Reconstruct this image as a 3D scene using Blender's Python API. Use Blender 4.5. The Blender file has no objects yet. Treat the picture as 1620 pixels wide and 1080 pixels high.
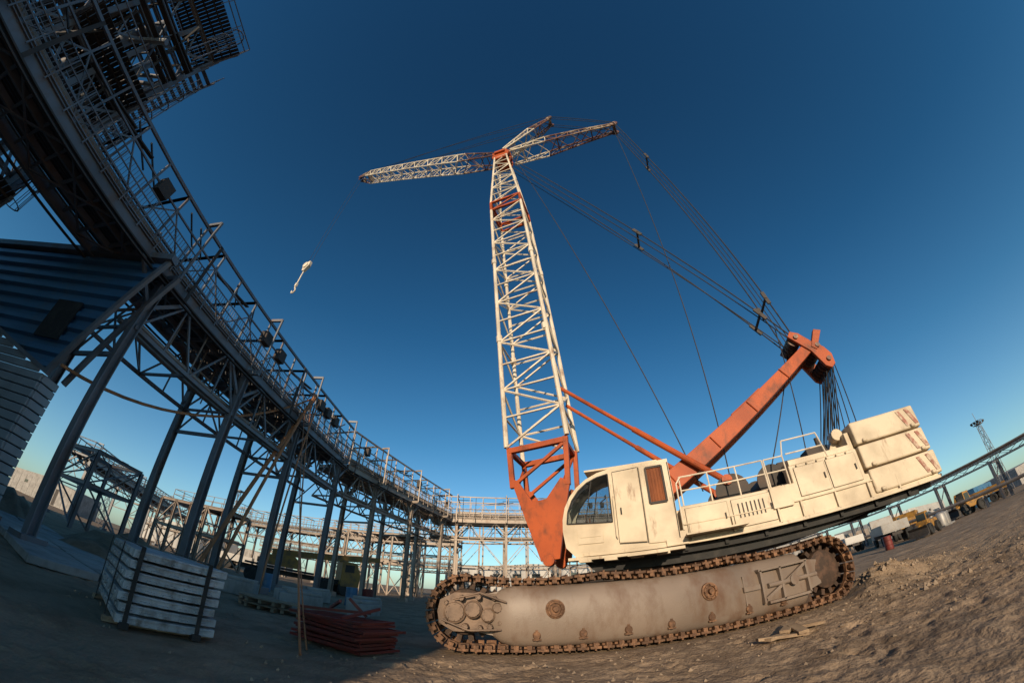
import bpy, math, random, numpy as np
from mathutils import Vector, Matrix, noise
random.seed(5)
S=bpy.context.scene
C=bpy.context.collection
def V(*a): return Vector(a)
# ---------------- materials
def paint(name,col,col2,rough=.5,metal=0.,scale=2.5,lo=.5,hi=.7,streak=1.,bump=.15,fine=40,spec=.5,col3=None):
    m=bpy.data.materials.new(name); m.use_nodes=True
    nt=m.node_tree; N=nt.nodes; L=nt.links; b=N["Principled BSDF"]
    tc=N.new("ShaderNodeTexCoord"); mp=N.new("ShaderNodeMapping"); mp.inputs["Scale"].default_value=(1,1,streak)
    L.new(tc.outputs["Object"],mp.inputs[0])
    n1=N.new("ShaderNodeTexNoise"); n1.inputs["Scale"].default_value=scale; n1.inputs["Detail"].default_value=8; n1.inputs["Roughness"].default_value=.65
    L.new(mp.outputs[0],n1.inputs["Vector"])
    r=N.new("ShaderNodeValToRGB"); r.color_ramp.elements[0].position=lo; r.color_ramp.elements[1].position=hi
    L.new(n1.outputs[0],r.inputs[0])
    n2=N.new("ShaderNodeTexNoise"); n2.inputs["Scale"].default_value=scale*.35; n2.inputs["Detail"].default_value=4
    L.new(tc.outputs["Object"],n2.inputs["Vector"])
    c3=col3 or tuple(c*.7 for c in col)
    mx0=N.new("ShaderNodeMix"); mx0.data_type='RGBA'; mx0.inputs[6].default_value=(*col,1); mx0.inputs[7].default_value=(*c3,1)
    r2=N.new("ShaderNodeValToRGB"); r2.color_ramp.elements[0].position=.4; r2.color_ramp.elements[1].position=.68
    L.new(n2.outputs[0],r2.inputs[0]); L.new(r2.outputs[0],mx0.inputs[0])
    mx=N.new("ShaderNodeMix"); mx.data_type='RGBA'; L.new(mx0.outputs[2],mx.inputs[6]); mx.inputs[7].default_value=(*col2,1)
    L.new(r.outputs[0],mx.inputs[0]); L.new(mx.outputs[2],b.inputs["Base Color"])
    b.inputs["Roughness"].default_value=rough; b.inputs["Metallic"].default_value=metal
    b.inputs["Specular IOR Level"].default_value=spec
    n3=N.new("ShaderNodeTexNoise"); n3.inputs["Scale"].default_value=fine; n3.inputs["Detail"].default_value=3
    L.new(tc.outputs["Object"],n3.inputs["Vector"])
    bp=N.new("ShaderNodeBump"); bp.inputs["Strength"].default_value=bump; bp.inputs["Distance"].default_value=.02
    L.new(n3.outputs[0],bp.inputs["Height"]); L.new(bp.outputs[0],b.inputs["Normal"])
    return m
CREAM=paint("cream_paint",(.60,.50,.36),(.20,.10,.05),.5,0,4.2,.585,.74,.25,.15,col3=(.42,.34,.235))
WHITE=paint("boom_white_paint",(.70,.61,.48),(.24,.11,.05),.45,0,2.6,.55,.73,.5,.1)
ORANGE=paint("orange_paint",(.42,.082,.018),(.12,.04,.02),.55,0,2.6,.49,.72,.6,.12,spec=.3,col3=(.30,.055,.014))
DKRED=paint("dark_red_brown_paint",(.13,.05,.03),(.36,.28,.2),.5,0,1.2,.5,.62,.6,.1)
TGREY=paint("track_frame_grey_paint",(.215,.165,.13),(.12,.065,.038),.5,0.,1.8,.49,.72,.5,.15)
RUST=paint("rusty_track_metal",(.10,.05,.026),(.29,.15,.078),.7,.2,6,.45,.7,1,.5)
DRUST=paint("dark_rusty_metal",(.05,.03,.02),(.12,.065,.04),.75,.15,6,.45,.7,1,.4)
STEEL=paint("grey_steel_paint",(.17,.18,.20),(.17,.10,.065),.5,.2,1.6,.50,.74,.5,.1)
STEELL=paint("pale_steel_paint",(.31,.255,.21),(.18,.105,.07),.5,.15,1.5,.5,.75,.5,.1)
DARK=paint("dark_deck_steel",(.045,.038,.034),(.09,.055,.037),.7,.1,1.5,.5,.8,1,.2)
BLACK=paint("black_rubber",(.02,.02,.02),(.05,.045,.04),.8,0,3,.5,.8,1,.2)
ROPE=paint("steel_rope",(.03,.03,.035),(.05,.045,.04),.6,.3,3)
CONC=paint("weathered_concrete",(.33,.31,.29),(.16,.15,.14),.85,0,3,.5,.75,.6,.6,25)
CLOD=paint("sand_clods",(.32,.24,.17),(.17,.13,.10),.9,0,3,.5,.75,1,.6,25)
SLABC=paint("stacked_slab_concrete",(.44,.46,.48),(.15,.14,.13),.85,0,5,.48,.7,.6,.8,22)
REDF=paint("red_primer_steel",(.16,.02,.014),(.06,.022,.016),.6,0,3,.45,.75)
YEL=paint("yellow_machine_paint",(.36,.18,.03),(.11,.07,.04),.55,0,2,.46,.68)
WOOD=paint("weathered_wood",(.34,.24,.15),(.17,.11,.07),.8,0,4,.45,.7,3,.4)
GREYW=paint("white_cladding",(.50,.48,.45),(.3,.28,.25),.6,0,.4,.5,.8)
HOSE=paint("rust_orange_pole",(.45,.18,.07),(.2,.09,.04),.6,0,3)
CURT=paint("brown_curtain",(.25,.08,.03),(.1,.03,.015),.9,0,8,.4,.7,.1,.5)
STRIPE=paint("faded_red_stripe_paint",(.30,.10,.06),(.50,.40,.29),.5,0,6,.45,.62)
SILV=paint("dull_galvanised_steel",(.28,.27,.26),(.2,.15,.11),.5,.3,2,.5,.8)
GBOX=paint("gearbox_brown_paint",(.19,.125,.085),(.08,.05,.035),.6,.1,4,.45,.7)
SEAT=paint("brown_cab_interior",(.20,.08,.04),(.09,.04,.025),.8,0,4,.45,.7)
def glassmat():
    m=bpy.data.materials.new("dark_window_glass"); m.use_nodes=True; b=m.node_tree.nodes["Principled BSDF"]
    b.inputs["Base Color"].default_value=(.02,.025,.03,1); b.inputs["Roughness"].default_value=.06; b.inputs["Specular IOR Level"].default_value=.8
    n=m.node_tree.nodes.new("ShaderNodeTexNoise"); n.inputs["Scale"].default_value=4
    bp=m.node_tree.nodes.new("ShaderNodeBump"); bp.inputs["Strength"].default_value=.05
    m.node_tree.links.new(n.outputs[0],bp.inputs["Height"]); m.node_tree.links.new(bp.outputs[0],b.inputs["Normal"])
    return m
GLASS=glassmat()
def clearglass():
    m=bpy.data.materials.new("dusty_clear_glass"); m.use_nodes=True; nt=m.node_tree;N=nt.nodes;L=nt.links
    N.remove(N["Principled BSDF"]); out=N["Material Output"]
    t=N.new("ShaderNodeBsdfTransparent"); t.inputs[0].default_value=(.80,.84,.86,1)
    g=N.new("ShaderNodeBsdfGlossy"); g.inputs["Roughness"].default_value=.04
    d=N.new("ShaderNodeBsdfDiffuse"); d.inputs[0].default_value=(.3,.26,.22,1)
    fr=N.new("ShaderNodeFresnel"); fr.inputs[0].default_value=1.5
    ns=N.new("ShaderNodeTexNoise"); ns.inputs["Scale"].default_value=5; ns.inputs["Detail"].default_value=6
    mr=N.new("ShaderNodeMapRange"); mr.inputs[1].default_value=.5; mr.inputs[2].default_value=.85; mr.inputs[4].default_value=.15
    L.new(ns.outputs[0],mr.inputs[0])
    a=N.new("ShaderNodeMixShader"); L.new(fr.outputs[0],a.inputs[0]); L.new(t.outputs[0],a.inputs[1]); L.new(g.outputs[0],a.inputs[2])
    c=N.new("ShaderNodeMixShader"); L.new(mr.outputs[0],c.inputs[0]); L.new(a.outputs[0],c.inputs[1]); L.new(d.outputs[0],c.inputs[2])
    L.new(c.outputs[0],out.inputs[0]); return m
CGLASS=clearglass()
BLUE=paint("blue_corrugated_cladding",(.06,.175,.32),(.10,.15,.20),.35,.2,1.2,.5,.8,.4,.1)
SIDING=paint("pale_grey_siding",(.30,.32,.34),(.15,.145,.14),.45,.2,1.,.5,.75,.4,.1)
# ---------------- mesh builder
class MB:
    def __init__(s): s.v=[]; s.f=[]
    def add(s,vs,fs):
        o=len(s.v); s.v+= [tuple(p) for p in vs]; s.f+=[tuple(i+o for i in f) for f in fs]
    def tube(s,a,b,r,n=6,r2=None):
        a=Vector(a);b=Vector(b);d=b-a
        if d.length<1e-6:return
        d.normalize(); u=d.orthogonal().normalized(); w=d.cross(u); r2=r if r2 is None else r2
        vs=[]
        for k in range(n):
            t=2*math.pi*(k+.5)/n; e=u*math.cos(t)+w*math.sin(t); vs.append(a+e*r)
        for k in range(n):
            t=2*math.pi*(k+.5)/n; e=u*math.cos(t)+w*math.sin(t); vs.append(b+e*r2)
        fs=[(k,(k+1)%n,n+(k+1)%n,n+k) for k in range(n)]+[tuple(range(n-1,-1,-1)),tuple(range(n,2*n))]
        s.add(vs,fs)
    def path(s,ps,r,n=6):
        for i in range(len(ps)-1): s.tube(ps[i],ps[i+1],r,n)
    def beam(s,a,b,w,h,up=(0,0,1)):
        a=Vector(a);b=Vector(b);d=(b-a)
        if d.length<1e-6:return
        d.normalize(); up=Vector(up)
        if abs(d.dot(up))>.98: up=Vector((1,0,0)) if abs(d.x)<.9 else Vector((0,1,0))
        x=d.cross(up).normalized()*w/2; y=x.cross(d).normalized()*h/2
        vs=[a-x-y,a+x-y,a+x+y,a-x+y,b-x-y,b+x-y,b+x+y,b-x+y]
        s.add(vs,[(0,3,2,1),(4,5,6,7),(0,1,5,4),(1,2,6,5),(2,3,7,6),(3,0,4,7)])
    def ib(s,a,b,w,h,up=(0,0,1),t=.03):
        a=Vector(a);b=Vector(b);d=(b-a).normalized(); up=Vector(up)
        if abs(d.dot(up))>.98: up=Vector((1,0,0)) if abs(d.x)<.9 else Vector((0,1,0))
        x=d.cross(up).normalized(); y=x.cross(d).normalized()
        s.beam(a+y*(h/2-t/2),b+y*(h/2-t/2),w,t,y); s.beam(a-y*(h/2-t/2),b-y*(h/2-t/2),w,t,y); s.beam(a,b,t,h-2*t,y)
    def box(s,c,sz,rz=0,ry=0):
        M=Matrix.Translation(c)@Matrix.Rotation(rz,4,'Z')@Matrix.Rotation(ry,4,'Y')
        vs=[M@Vector((sx*sz[0]/2,sy*sz[1]/2,q*sz[2]/2)) for q in(-1,1) for sx,sy in((-1,-1),(1,-1),(1,1),(-1,1))]
        s.add(vs,[(3,2,1,0),(4,5,6,7),(0,1,5,4),(1,2,6,5),(2,3,7,6),(3,0,4,7)])
    def prism(s,pts,y0,y1,fn=None):
        fn=fn or (lambda a,b,c:(a,c,b))
        n=len(pts); vs=[fn(p[0],p[1],y0) for p in pts]+[fn(p[0],p[1],y1) for p in pts]
        s.add(vs,[tuple(range(n)),tuple(range(2*n-1,n-1,-1))]+[(k+n,(k+1)%n+n,(k+1)%n,k) for k in range(n)])
    def rev(s,c,ax,prof,n=20):
        c=Vector(c);d=Vector(ax).normalized();u=d.orthogonal().normalized();w=d.cross(u)
        vs=[];m=len(prof)
        for (t,r) in prof:
            for k in range(n):
                q=2*math.pi*k/n; vs.append(c+d*t+(u*math.cos(q)+w*math.sin(q))*max(r,1e-4))
        fs=[(j*n+k,j*n+(k+1)%n,(j+1)*n+(k+1)%n,(j+1)*n+k) for j in range(m-1) for k in range(n)]
        fs+=[tuple(range(n-1,-1,-1)),tuple(range((m-1)*n,m*n))]
        s.add(vs,fs)
    def obj(s,name,mat,parent=None,loc=(0,0,0),rz=0,org=(0,0,0),smooth=False,bevel=0,label=None,kind=None):
        me=bpy.data.meshes.new(name); o=Vector(org)
        me.from_pydata([tuple(Vector(p)-o) for p in s.v],[],s.f)
        me.materials.append(mat)
        if smooth:
            me.polygons.foreach_set("use_smooth",[True]*len(me.polygons)); 
            me.set_sharp_from_angle(angle=math.radians(35))
        me.validate(); me.update()
        ob=bpy.data.objects.new(name,me); C.objects.link(ob)
        if parent: ob.parent=parent
        ob.location=loc; ob.rotation_euler=(0,0,rz)
        if bevel:
            md=ob.modifiers.new("b",'BEVEL'); md.width=bevel; md.segments=2; md.limit_method='ANGLE'; md.angle_limit=math.radians(40)
        if label: ob["label"]=label
        if kind: ob["kind"]=kind
        return ob
def empty(name,loc,label,cat,rz=0,group=None):
    e=bpy.data.objects.new(name,None); C.objects.link(e); e.location=loc; e.rotation_euler=(0,0,rz); e.empty_display_size=.5
    e["label"]=label; e["category"]=cat
    if group: e["group"]=group
    return e
def top(ob,label,cat,group=None):
    ob["label"]=label; ob["category"]=cat
    if group: ob["group"]=group
    return ob
def lattice(mb,c0,c1,a,w0,w1,h0,h1,n,rc,rd,hor=True):
    c0=Vector(c0);c1=Vector(c1);ax=(c1-c0).normalized();a=Vector(a);a=(a-ax*a.dot(ax)).normalized();b=ax.cross(a).normalized()
    def P(t,i):
        w=w0+(w1-w0)*t;h=h0+(h1-h0)*t;c=c0.lerp(c1,t)
        sx,sy=((-1,-1),(1,-1),(1,1),(-1,1))[i%4]
        return c+a*w/2*sx+b*h/2*sy
    for i in range(4): mb.tube(P(0,i),P(1,i),rc,8)
    for k in range(n):
        for i in range(4):
            t0=k/n;t1=(k+1)/n
            if (k+i)%2: mb.tube(P(t0,i),P(t1,i+1),rd,5)
            else: mb.tube(P(t0,i+1),P(t1,i),rd,5)
            if hor and (i%2 or k%3==0): mb.tube(P(t1,i),P(t1,i+1),rd,5)
# ---------------- ground
HC=1.2
def mound(x,y,cx,cy,r,h):
    d=math.hypot(x-cx,(y-cy)*1.2)/r
    return h*max(0,1-d*d)**1.3*(1+.45*noise.noise(Vector((x*2.5,y*2.5,9)))) if d<1 else 0
FEET=[(random.uniform(-2,13),random.uniform(3.4,8.5),random.uniform(0,3.1),random.uniform(.10,.2)) for _ in range(300)]
def gz(x,y):
    d=math.hypot(x,y)
    z=.05*noise.noise(Vector((x*.35,y*.35,0)))+.04*noise.noise(Vector((x*1.2,y*1.2,3)))
    if d<40:
        w_=noise.noise(Vector((x*2.2,y*2.2,11)))
        k=1.3 if x>4 else 1.
        z+=k*.026*noise.noise(Vector((x*2.6+w_,y*2.6,7)))+k*.026*noise.noise(Vector((x*6,y*6,1)))+.012*noise.noise(Vector((x*13,y*13,4)))
    fl=1.
    if -2.2<x<8.6 and 7.4<y<14.5: fl=.3
    if -7<x<-3.3 and 3.4<y<6.5: fl=.25
    z*=fl
    if d<16 and fl==1.:
        for (fx,fy,fa,fr_) in FEET:
            dx=x-fx
            if -.3<dx<.3:
                dy=y-fy
                if -.3<dy<.3:
                    u=(dx*math.cos(fa)+dy*math.sin(fa))/(fr_*1.3);v=(-dx*math.sin(fa)+dy*math.cos(fa))/(fr_*.7)
                    q=u*u+v*v
                    if q<1.7: z+=-.028*(1-q) if q<1 else .012*(1.7-q)*(q-1)*8
    z+=mound(x,y,9.2,8.2,1.4,.36)+mound(x,y,8.3,7.4,1.1,.18)+mound(x,y,10.8,8.6,2.2,.2)+mound(x,y,-16,13,3,.9)+mound(x,y,-13,9.5,1.8,.5)+mound(x,y,-20,9,2.5,1.0)
    if d>60: z*=.4
    return z-.02
def axis():
    a=[0.];st=.05
    while a[-1]<4000:
        if a[-1]>7: st*=1.07
        a.append(a[-1]+st)
    return a
ax_=axis(); xs=[-v for v in ax_[:0:-1]]+ax_
ys=[v+6 for v in xs]; xs=[v+2.5 for v in xs]
nx=len(xs);ny=len(ys)
vv=[(x,y,gz(x,y)) for y in ys for x in xs]
ff=[(j*nx+i,j*nx+i+1,(j+1)*nx+i+1,(j+1)*nx+i) for j in range(ny-1) for i in range(nx-1)]
me=bpy.data.meshes.new("ground"); me.from_pydata(vv,[],ff); me.polygons.foreach_set("use_smooth",[True]*len(ff))
G=bpy.data.objects.new("ground",me); C.objects.link(G); G["kind"]="structure"; G["label"]="trampled sandy construction ground"
SAND=paint("trampled_sand",(.345,.25,.17),(.19,.135,.09),.95,0,1.3,.42,.68,1,1.,9,.1,col3=(.25,.185,.13))
b=[n for n in SAND.node_tree.nodes if n.type=='BUMP'][0]; b.inputs["Distance"].default_value=.04; b.inputs["Strength"].default_value=.85
nn=b.inputs["Height"].links[0].from_node; nn.inputs["Detail"].default_value=9; nn.inputs["Scale"].default_value=16
me.materials.append(SAND)
m=MB()
for i in range(900):
    if i<420: a=random.uniform(0,6.28);r=random.gauss(0,1.0); x=9.1+r*math.cos(a)*1.5; y=7.8+r*math.sin(a)
    else: x=random.uniform(-7,13); y=random.uniform(3.8,9.5)
    if -2<x<8.2 and y>7.5: y-=2.5
    s_=random.uniform(.008,.035)*(2.4 if i<60 else 1)
    c=V(x,y,gz(x,y)+s_*.3); pts=[]
    for q in range(6):
        d=[V(1,0,0),V(-1,0,0),V(0,1,0),V(0,-1,0),V(0,0,1),V(0,0,-1)][q]; pts.append(c+d*s_*random.uniform(.6,1.3)+V(random.uniform(-.3,.3),random.uniform(-.3,.3),0)*s_)
    m.add(pts,[(0,2,4),(2,1,4),(1,3,4),(3,0,4),(2,0,5),(1,2,5),(3,1,5),(0,3,5)])
ob=m.obj("rubble",CLOD,kind="stuff"); ob["label"]="small stones and clods scattered over the sand"; ob["category"]="rubble"
# ---------------- CRANE
CR=empty("crawler_crane",(3.25,10.85,0),"cream and orange lattice boom crawler crane standing on sand","crane")
UL=(-2.0,.45,0); UR=math.radians(-20)
def up(mb,name,mats,parent=None,**k):
    if parent is None: return mb.obj(name,mats,CR,loc=UL,rz=UR,**k)
    return mb.obj(name,mats,parent,**k)
def track(y0,y1,side):
    zc=.79;R=.70;xf=-4.15;xr=3.93
    yc=(y0+y1)/2
    m=MB()
    L=xr-xf; per=2*L+2*math.pi*R; cnt=84
    for k in range(cnt):
        d=per*k/cnt
        if d<L: x=xf+d; z=zc-R; t=0
        elif d<L+math.pi*R:
            t=(d-L)/R; x=xr+R*math.sin(t); z=zc-R*math.cos(t)
        elif d<2*L+math.pi*R:
            q=d-L-math.pi*R; x=xr-q; z=zc+R-.06*abs(math.sin(q/L*math.pi*3)); t=math.pi
        else:
            t=math.pi+(d-2*L-math.pi*R)/R; x=xf+R*math.sin(t); z=zc-R*math.cos(t)
        jit=random.uniform(-.05,.05); dy=random.uniform(-.015,.015)
        nx_,nz_=math.sin(t),-math.cos(t)
        m.box((x,yc+dy,z),(per/cnt*.86,y1-y0,.045),0,-t+jit)
        m.box((x+nx_*.035,yc+dy,z+nz_*.035),(.035,y1-y0-.06,.045),0,-t+jit)
        for yy in (yc-.3,yc+.3): m.box((x-nx_*.06,yy,z-nz_*.06),(per/cnt*.8,.09,.1),0,-t)
        for yy in (y0+.07,y1-.07): m.box((x-nx_*.05,yy,z-nz_*.05),(.09,.12,.09),0,-t)
    m.obj("track_chain",RUST,CR,label="rusty crawler chain with steel shoes")
    m=MB(); o=-1 if side<0 else 1
    yo=(y0-.09) if side<0 else (y1+.09); yi=yc+ .3*(-o)
    zs0,zs1=.14,1.32
    def sec(yo_,za,zb,rd):
        pr=[]
        for k in range(17):
            a=-math.pi/2+math.pi*k/16
            pr.append((yo_-o*rd+o*rd*abs(math.cos(a))**.7,(za+zb)/2+(zb-za)/2*math.sin(a)))
        return pr+[(yi,zb),(yi,za)]
    secs=[(-3.62,yo-o*.16,.34,1.14,.2),(-3.45,yo-o*.03,.22,1.25,.3),(-3.2,yo,zs0,zs1,.34),(3.0,yo,zs0,zs1,.34),(3.12,yo-o*.06,zs0+.05,zs1-.05,.34),(3.15,yo-o*.2,.3,1.2,.2)]
    rows=[[(x_,p[0],p[1]) for p in sec(a_,b_,c_,d_)] for x_,a_,b_,c_,d_ in secs]
    K=len(rows[0]); vs=[p for r in rows for p in r]
    m.add(vs,[(i*K+k,(i+1)*K+k,(i+1)*K+(k+1)%K,i*K+(k+1)%K) for i in range(len(rows)-1) for k in range(K)]+[tuple(range(K)),tuple(range((len(rows)-1)*K,len(rows)*K))])
    m.prism([( -3.5,.34),(-3.5,1.2),(-3.9,1.12),(-4.35,.95),(-4.35,.6),(-3.9,.42)],min(yo-o*.24,yi),max(yo-o*.24,yi))
    m.prism([( 3.10,.38),(3.7,.5),(3.7,1.05),(3.10,1.16)],min(yo-o*.3,yi),max(yo-o*.3,yi))
    m.box((1.45,yo-o*.01,.75),(.03,.03,.6))
    m.obj("track_frame",TGREY,CR,smooth=True,label="long rounded grey track side frame")
    for xx,zz,rr in ((-2.45,.86,.16),(.65,.88,.16)):
        m=MB()
        m.rev((xx,yo-o*.06,zz),(0,o,0),[(0,rr+.02),(.09,rr+.02),(.10,rr-.01),(.12,rr-.02),(.12,rr*.7),(.08,rr*.65),(.08,rr*.35),(.16,rr*.3),(.16,0)],24)
        for q in range(8):
            a=q*math.pi/4; m.tube((xx+math.cos(a)*rr*.83,yo+o*.05,zz+math.sin(a)*rr*.83),(xx+math.cos(a)*rr*.83,yo+o*.09,zz+math.sin(a)*rr*.83),.017,6)
        m.obj("access_hub",RUST,CR,smooth=True)
    for k in range(7):
        xx=-2.8+k*.86; m=MB()
        m.rev((xx,yo-o*.14,.38),(0,o,0),[(0,.075),(.12,.075),(.135,.06),(.135,0)],14)
        m.box((xx,yo-o*.04,.38),(.05,.06,.2)); m.box((xx,yo-o*.05,.30),(.16,.06,.03))
        m.obj("roller_hub",RUST,CR,smooth=True)
    for xx in (xf,xr):
        m=MB()
        m.rev((xx,y0+.2,zc),(0,1,0),[(0,.3),(.06,.44),(.14,.46),(y1-y0-.6,.46),(y1-y0-.5,.44),(y1-y0-.4,.3)],28)
        for q in range(14):
            a=q*math.pi/7
            m.box((xx+math.cos(a)*.52,yc,zc+math.sin(a)*.52),(.14,.3,.1),0,-a)
        m.obj("sprocket",DRUST,CR,smooth=True)
    m=MB()
    for dx,dz,r,l in ((-.33,.0,.22,.12),(.02,.06,.17,.2),(.30,-.04,.14,.14),(.48,.1,.10,.18),(-.2,.27,.06,.2),(.12,.3,.06,.2),(.34,-.26,.06,.16),(-.12,-.27,.07,.18),(.52,-.18,.05,.14),(.42,.28,.05,.14),(-.5,-.16,.05,.14),(.16,-.28,.05,.2),(-.5,.17,.05,.12)):
        c=(xf+.15+dx,yo-o*.20,zc+dz)
        m.rev(c,(0,o,0),[(0,r),(l*.7,r),(l*.8,r*.85),(l,r*.8),(l,0)],18)
        for q in range(8):
            a=q*math.pi/4; m.tube((c[0]+math.cos(a)*r*.7,c[1]+o*l,c[2]+math.sin(a)*r*.7),(c[0]+math.cos(a)*r*.7,c[1]+o*(l+.025),c[2]+math.sin(a)*r*.7),.013,6)
    m.prism([(xf-.48,zc-.22),(xf-.52,zc),(xf-.48,zc+.22),(xf-.2,zc+.37),(xf+.75,zc+.37),(xf+.75,zc-.37),(xf-.2,zc-.37)],min(yo-o*.19,yo-o*.28),max(yo-o*.19,yo-o*.28))
    m.path([(xf-.2,yo,zc+.25),(xf+.3,yo+o*.03,zc+.38),(xf+.8,yo,zc+.2)],.02); m.path([(xf-.4,yo-o*.03,zc-.15),(xf+.1,yo+o*.03,zc-.32),(xf+.7,yo,zc-.3)],.018)
    m.obj("track_drive_gearbox",GBOX,CR,smooth=True)
    m=MB()
    m.box((2.45,yo+o*.02,1.10),(1.3,.14,.05)); m.box((2.5,yo+o*.02,.42),(1.1,.14,.05))
    for xx in (1.85,2.35,3.05): m.box((xx,yo+o*.02,.76),(.05,.14,.68))
    m.beam((1.9,yo+o*.04,.5),(3.05,yo+o*.04,1.05),.08,.06); m.tube((2.0,yo+o*.05,.76),(3.3,yo+o*.05,.76),.05,10)
    m.box((1.6,yo+o*.02,.78),(.4,.08,.1)); m.tube((2.65,yo,.76),(2.65,yo+o*.12,.76),.11,16)
    m.obj("track_tensioner",TGREY,CR,smooth=True)
    for k in range(9):
        xx=-3.1+k*.775; m=MB()
        m.rev((xx,y0+.15,.32),(0,1,0),[(0,.17),(.12,.17),(.14,.13),(y1-y0-.44,.13),(y1-y0-.42,.17),(y1-y0-.3,.17)],16)
        m.obj("track_roller",DRUST,CR,smooth=True)
track(-3.1,-2.1,-1); track(2.1,3.1,1)
m=MB(); m.box((0,0,.95),(2.8,4.0,.8)); m.box((-1.6,0,.9),(.5,5.4,.6)); m.box((1.6,0,.9),(.5,5.4,.6)); m.box((0,0,1.0),(6.5,2.2,.5))
m.rev((0,0,1.2),(0,0,1),[(0,1.45),(.14,1.45),(.15,1.35),(.36,1.35),(.37,1.45),(.42,1.45)],40)
m.obj("carbody",DARK,CR,smooth=True)
m=MB()
dk=[(.9,1.95),(10.1,2.02),(10.1,2.3),(8.15,2.62),(8.15,3.28),(6.3,3.28),(6.3,2.86),(3.5,2.86),(3.5,2.3),(.9,2.3)][::-1]
m.prism(dk,-1.66,-1.2); m.prism(dk,1.2,1.66)
m.prism([(2.2,1.98),(8.1,1.98),(8.1,3.05),(2.2,2.8)][::-1],-1.19,1.19)
body=up(m,"body",CREAM,bevel=.02,label="cream painted machinery deck with rust")
m=MB()
m.prism([(.95,1.93),(1.3,1.60),(4.2,1.58),(6.4,1.62),(9.6,1.93),(9.6,1.985),(.95,1.945)][::-1],-1.3,1.3)
for k in range(9): m.box((1.6+k*.95,0,1.9),(.08,3.1,.14))
for q in (-1.42,1.42): m.box((5.3,q,1.87),(8.4,.12,.16))
up(m,"underside_hull",BLACK)
yN=-1.665
m=MB(); m.box((6.35,yN-.02,2.42),(5.7,.04,.03)); m.box((5.6,yN-.03,2.0),(9.,.06,.08))
for xx in (3.65,4.65,5.75,6.33,7.22,8.1,8.9): m.box((xx,yN-.03,2.2),(.05,.06,.4))
m.box((5.9,yN-.04,2.6),(.5,.08,.5)); m.box((4.2,-1.9,2.14),(1.4,.5,.04)); m.box((7.2,-1.3,3.36),(1.7,.6,.14))
m.box((9.1,yN-.02,2.2),(1.7,.05,.03))
for k in range(6): m.box((6.5+k*.27,yN-.03,3.24),(.04,.05,.04))
up(m,"deck_trim",CREAM,bevel=.008)
for a,b_,z0,z1 in ((3.6,4.6,2.12,2.78),(4.7,5.7,2.12,2.78),(6.4,7.2,2.5,3.2),(7.25,8.05,2.5,3.2)):
    m=MB(); m.box(((a+b_)/2,yN-.012,(z0+z1)/2),(b_-a,.024,z1-z0)); d=up(m,"side_door",CREAM,bevel=.008)
    m=MB(); m.box((b_-.08,yN-.04,(z0+z1)/2),(.03,.03,.14)); m.obj("handle",DARK,d)
    m=MB()
    for (p,q) in (((a,z0),(b_,z0)),((a,z1),(b_,z1)),((a,z0),(a,z1)),((b_,z0),(b_,z1))): m.beam((p[0],yN-.004,p[1]),(q[0],yN-.004,q[1]),.01,.022,(0,1,0))
    m.obj("door_seam",BLACK,d)
m=MB()
for k in range(7): m.box((4.85+k*.1,yN-.03,2.5),(.03,.012,.34))
up(m,"vent_grille",DARK)
m=MB()
hr=.02
def rail(pts,z,h,m):
    for p in pts: m.tube((p[0],p[1],z),(p[0],p[1],z+h),hr,6)
    for hh in (h,h*.52): m.path([(p[0],p[1],z+hh) for p in pts],hr,6)
rail([(3.6,-1.62),(4.3,-1.62),(5.0,-1.62),(5.7,-1.62)],2.86,.72,m)
rail([(5.75,-1.6),(6.25,-1.6)],2.86,.72,m); m.path([(6.25,-1.6,3.58),(6.35,-1.6,3.95),(7.3,-1.6,3.95),(7.4,-1.6,3.3)],hr); m.tube((6.35,-1.6,3.6),(7.35,-1.6,3.6),hr)
m.path([(3.5,-1.66,2.3),(3.5,-1.72,3.4),(3.62,-1.72,3.55),(3.9,-1.7,3.55)],.02)
up(m,"handrail",WHITE,smooth=True)
m=MB(); m.rev((5.0,-.9,3.15),(0,1,0),[(0,.45),(.05,.45),(.06,.28),(1.7,.28),(1.72,.45),(1.8,.45)],24); up(m,"winch",DARK,smooth=True)
m=MB(); m.rev((6.1,-.9,3.2),(0,1,0),[(0,.42),(.05,.42),(.06,.28),(1.7,.28),(1.72,.42),(1.8,.42)],24); up(m,"winch",DARK,smooth=True)
m=MB(); m.box((7.2,.2,3.35),(1.6,1.8,.6)); m.box((7.5,-.7,3.5),(.6,.5,.5)); m.tube((7.6,-.9,3.4),(7.6,-.9,4.0),.06,10); up(m,"engine_cover",DARK,smooth=True)
m=MB()
m.prism([(6.7,2.9),(8.1,3.1),(8.1,3.75),(7.9,3.75),(7.6,3.3),(6.7,3.15)][::-1],-1.1,-.9)
m.box((8.12,0,3.25),(.12,3.1,1.0)); m.rev((8.0,-1.35,3.82),(0,1,0),[(0,.16),(.3,.16)],14)
up(m,"rear_bracket",CREAM,bevel=.01)
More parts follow.
